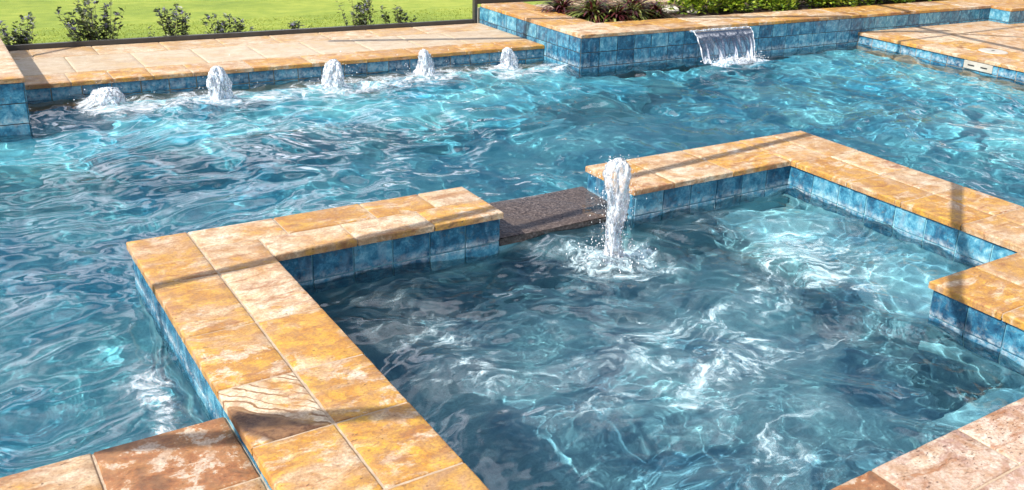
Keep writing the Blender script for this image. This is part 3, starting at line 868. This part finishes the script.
# ------------------------------------------------------------------ plants
LEAF_SHRUB = leaf_material('shrub_leaves', [(.03, .045, .022), (.06, .09, .03), (.10, .14, .045), (.17, .19, .08)])
FLOWER = leaf_material('flower_tips', [(.14, .13, .24), (.28, .26, .40), (.18, .17, .28)])
LEAF_HEDGE = leaf_material('hedge_leaves', [(.05, .10, .01), (.16, .26, .02), (.30, .42, .03), (.45, .52, .06)], .45, .3)
LEAF_STRAP = leaf_material('strap_leaves', [(.055, .010, .014), (.13, .025, .025), (.04, .06, .015), (.13, .17, .03), (.33, .36, .10)], .35)
BARK = simple('twig_bark', (.05, .035, .025), .9, 30, (.10, .07, .05))

def leaf(mb, p, d, L, w, up=None, **k):
    d = Vector(d).normalized(); s = d.cross(Vector((rnd.gauss(0, .4), rnd.gauss(0, .4), 1))).normalized() * w / 2
    p = Vector(p); n = d.cross(s).normalized() * L * .08
    mb.poly([p, p + d * L * .45 + s - n, p + d * L, p + d * L * .45 - s - n], **k)

def twiggy(loc, h, width, nst, label, dens=1.0):
    t = thing('shrub', loc, label, 'shrub', 'small shrubs behind the pool rail')
    st_ = MB(); lf = MB()
    for i in range(nst):
        a = rnd.random() * 6.28; sp_ = width * rnd.uniform(.15, 1) * .5; hh_ = h * rnd.uniform(.45, 1)
        pts = []
        for k in range(7):
            u = k / 6; pts.append((sp_ * math.cos(a) * (.55 + .6 * u) + rnd.gauss(0, .006), sp_ * math.sin(a) * (.35 + .4 * u) + rnd.gauss(0, .006), hh_ * u))
        st_.tube(pts, [.004 * (1 - .6 * k / 6) for k in range(7)], 5)
        for k in range(1, 7):
            for q in range(int(4 * dens)):
                b = rnd.random() * 6.28; P0 = Vector(pts[k]) + Vector((rnd.gauss(0, .012), rnd.gauss(0, .012), rnd.gauss(0, .02)))
                L = rnd.uniform(.035, .08)
                leaf(lf, P0, (math.cos(b), math.sin(b), rnd.uniform(-.1, .9)), L, L * .55, a=rnd3())
        if rnd.random() < .6:
            fl_ = MB()
            for q in range(16):
                b = rnd.random() * 6.28
                leaf(fl_, Vector(pts[-1]) + Vector((rnd.gauss(0, .007), rnd.gauss(0, .007), rnd.gauss(0, .010))), (math.cos(b), math.sin(b), rnd.uniform(-.3, 1)), .024, .018, a=rnd3())
            fl_.build('flower_head', FLOWER, t)
    st_.build('stem', BARK, t); lf.build('foliage', LEAF_SHRUB, t)
    return t
Y_S = 6.02
sh = [(.12, .38, .45, 22, 'dark leafy shrub at the far left beside the raised block'),
      (.86, .56, .52, 40, 'largest and bushiest shrub behind the rail near the left'),
      (1.64, .42, .42, 22, 'rounded twiggy shrub behind the rail above the leftmost two bubblers'),
      (2.20, .36, .46, 20, 'wide low twiggy shrub behind the rail above the second bubbler'),
      (2.98, .20, .30, 12, 'shortest sparse plant peeking over the rail left of the tall thin shrub'),
      (3.72, .52, .40, 20, 'tall thin upright shrub behind the rail above the middle bubbler'),
      (4.26, .36, .34, 14, 'purple tipped shrub behind the rail nearest the rail post')]
for x, h, w_, n_, lab in sh: twiggy((x, Y_S, GZ), h * 1.05, w_ * 1.15, int(n_ * .85), lab, 1.)

def strap(loc, n, L, label, green=.4):
    t = thing('bromeliad', loc, label, 'bromeliad', 'strap leaved plants in the raised bed')
    lf = MB()
    for i in range(n):
        a = rnd.random() * 6.28; l = L * rnd.uniform(.6, 1.1); el = rnd.uniform(.5, 1.45); w_ = rnd.uniform(.012, .028)
        p = Vector((rnd.gauss(0, .02), rnd.gauss(0, .02), 0)); sd_ = (rnd.uniform(.5, 1) if rnd.random() < green else rnd.uniform(0, .5), 0, 0, 1)
        sv = Vector((-math.sin(a), math.cos(a), 0)); prev = None; N_ = 7
        for k in range(N_ + 1):
            u = k / N_; wk = w_ * (1 - u) ** .6 * (.7 + .6 * u) + .0008
            L_, R_ = p - sv * wk, p + sv * wk
            if prev:
                n0 = len(lf.v); lf.v += [tuple(prev[0]), tuple(prev[1]), tuple(R_), tuple(L_)]
                lf.face((n0, n0 + 1, n0 + 2, n0 + 3), a=sd_, smooth=False)
            prev = (L_, R_)
            e = el - u * 1.7
            p = p + Vector((math.cos(a) * math.cos(e), math.sin(a) * math.cos(e), math.sin(e))) * l / N_
    lf.build('foliage', LEAF_STRAP, t)
    m = MB(); m.tube([(0, 0, -.04), (0, 0, .05)], [.02, .012], 6); m.build('stem', BARK, t)
for x, y, n, L, gr_, lab in ((5.98, 4.95, 150, .42, .15, 'dark red spiky plant drooping over the stone cap at the left end of the bed'),
                       (6.12, 4.50, 150, .42, .55, 'green striped spiky plant just right of the leftmost red one'),
                       (6.32, 4.72, 170, .50, .35, 'mixed red and green spiky plant behind the front row of the bed'),
                       (6.33, 4.30, 140, .40, .30, 'front spiky plant nearest the stone cap corner'),
                       (6.62, 4.38, 150, .44, .60, 'brightest green spiky plant at the middle of the bed front'),
                       (6.86, 4.62, 170, .50, .12, 'maroon spiky plant at the right end of the spiky group'),
                       (6.98, 4.34, 120, .36, .35, 'small front spiky plant beside the pale stones')):
    strap((x, y, .33), n, L, lab, gr_)

ROCK = simple('pale_rock', (.42, .38, .33), .85, 9, (.62, .57, .50), .01)
def rock(loc, r_, label):
    m = MB(); nz, na = 8, 12; s = rnd.random() * 9
    for i in range(nz + 1):
        ph = math.pi * i / nz
        for j in range(na):
            a = 2 * math.pi * j / na; q = r_ * (1 + .22 * math.sin(2 * a + s + ph) + .12 * math.sin(5 * a + 2 * s) * math.sin(ph))
            m.v.append((q * math.sin(ph) * math.cos(a) * 1.4, q * math.sin(ph) * math.sin(a), .45 * q * math.cos(ph)))
    for i in range(nz):
        for j in range(na): m.face((i * na + j, (i + 1) * na + j, (i + 1) * na + (j + 1) % na, i * na + (j + 1) % na))
    o = m.build('rock', ROCK); o.location = loc; tag(o, label, 'rock', 'pale rocks in the raised bed')
rock((7.42, 4.62, .37), .11, 'larger pale rock lying in the dark bed between spiky plants and bright green shrubs')
rock((7.70, 4.45, .35), .06, 'smaller pale rock in front of the larger one in the dark bed')

def hedge(loc, rx, ry, rz, n, label):
    t = thing('shrub', loc, label, 'shrub', 'bright green shrubs in the raised bed')
    lf = MB(); cl = [(rnd.gauss(0, .5), rnd.gauss(0, .5), rnd.uniform(.1, .8), rnd.uniform(.28, .5)) for _ in range(16)]
    for k in range(n):
        c_ = rnd.choice(cl); a = rnd.random() * 6.28; u = rnd.uniform(-.6, 1); q = math.sqrt(max(0, 1 - u * u)); r_ = c_[3] * rnd.uniform(.75, 1.08)
        P0 = ((c_[0] + r_ * q * math.cos(a)) * rx, (c_[1] + r_ * q * math.sin(a)) * ry, max(.01, (c_[2] + r_ * u) * rz))
        L = rnd.uniform(.05, .085)
        leaf(lf, P0, (q * math.cos(a) + rnd.gauss(0, .4), q * math.sin(a) + rnd.gauss(0, .4), u + .5 + rnd.gauss(0, .3)), L, L * .62, a=rnd3())
    lf.build('foliage', LEAF_HEDGE, t)
    m = MB()
    for k in range(7):
        c_ = cl[k]; m.tube([(0, 0, -.03), (c_[0] * rx * .5, c_[1] * ry * .5, c_[2] * rz * .4), (c_[0] * rx, c_[1] * ry, c_[2] * rz)], [.01, .007, .004], 5)
    m.build('stem', BARK, t)
hl = ['low bright green shrub next to the pale rocks', 'bright green shrub directly behind the waterfall lip', 'full bright green shrub just right of the waterfall',
      'bright green shrub second right of the waterfall', 'dense light green shrub above the middle of the long tiled wall', 'light green shrub left of the wall shadow corner',
      'light green shrub above the corner where the right deck meets the tiled wall', 'third bright green shrub from the right end of the bed', 'second bright green shrub from the right end of the bed', 'rightmost bright green shrub at the end of the bed']
for i, lab in enumerate(hl):
    hedge((7.80 + i * .60 + rnd.uniform(-.05, .05), 4.45 + rnd.uniform(-.04, .10), .33), .36, .26, rnd.uniform(.30, .46), 1500, lab)

# ------------------------------------------------------------------ world, sun
w = bpy.data.worlds.new('World'); sc.world = w; w.use_nodes = True
nt = w.node_tree; bg = nt.nodes['Background']
sky = nt.nodes.new('ShaderNodeTexSky'); sky.sky_type = 'NISHITA'; sky.sun_disc = False
sky.sun_elevation = math.asin(sun_dir.z); sky.sun_rotation = math.atan2(sun_dir.x, sun_dir.y)
tc = nt.nodes.new('ShaderNodeTexCoord'); mp = nt.nodes.new('ShaderNodeMapping'); mp.inputs['Scale'].default_value = (1, 1, 2.6)
cn = nt.nodes.new('ShaderNodeTexNoise'); cn.inputs['Scale'].default_value = 2.2; cn.inputs['Detail'].default_value = 7; cn.inputs['Roughness'].default_value = .6
cr = nt.nodes.new('ShaderNodeValToRGB'); cr.color_ramp.elements[0].position = .50; cr.color_ramp.elements[1].position = .60
mx = nt.nodes.new('ShaderNodeMix'); mx.data_type = 'RGBA'
nt.links.new(tc.outputs['Generated'], mp.inputs[0]); nt.links.new(mp.outputs[0], cn.inputs[0]); nt.links.new(cn.outputs[0], cr.inputs[0])
nt.links.new(cr.outputs[0], mx.inputs[0]); nt.links.new(sky.outputs[0], mx.inputs[6]); mx.inputs[7].default_value = (32, 32.5, 36, 1)
nt.links.new(mx.outputs[2], bg.inputs[0]); bg.inputs[1].default_value = .055
l = bpy.data.lights.new('sun', 'SUN'); l.energy = 5.0; l.angle = R(.5); l.color = (1, .95, .87)
lo = bpy.data.objects.new('sun', l); COL.objects.link(lo); lo.rotation_euler = sun_dir.to_track_quat('Z', 'Y').to_euler()
l.cycles.is_caustics_light = True

# ------------------------------------------------------------------ camera (solved from the photograph's perspective lines)
cam = bpy.data.cameras.new('camera'); co = bpy.data.objects.new('camera', cam); COL.objects.link(co); sc.camera = co
Rv = Vector((0.81225015, -0.58082917, 0.05373241)); Uv = Vector((0.16316972, 0.31468461, 0.93506644)); Fv = Vector((0.56002262, 0.75074035, -0.35037635))
m3 = Matrix((Rv, Uv, -Fv)).transposed()
co.matrix_world = Matrix.Translation((-.74925, -5.17262, 2.24389)) @ m3.to_4x4()
cam.sensor_width = 36; cam.lens = 958.643 / 1024 * 36
cam.shift_x = (512 - 603.509) / 1024; cam.shift_y = (212.384 - 245) / 1024
cam.clip_start = .05; cam.clip_end = 2000

sc.view_settings.view_transform = 'Standard'; sc.view_settings.look = 'None'; sc.view_settings.gamma = 1
sc.view_settings.exposure = .62
cy = sc.cycles
cy.use_denoising = True; cy.caustics_refractive = True; cy.caustics_reflective = False
cy.max_bounces = 10; cy.transmission_bounces = 8; cy.transparent_max_bounces = 8; cy.diffuse_bounces = 3; cy.glossy_bounces = 4
cy.sample_clamp_indirect = 6; cy.use_adaptive_sampling = True; cy.adaptive_threshold = .02
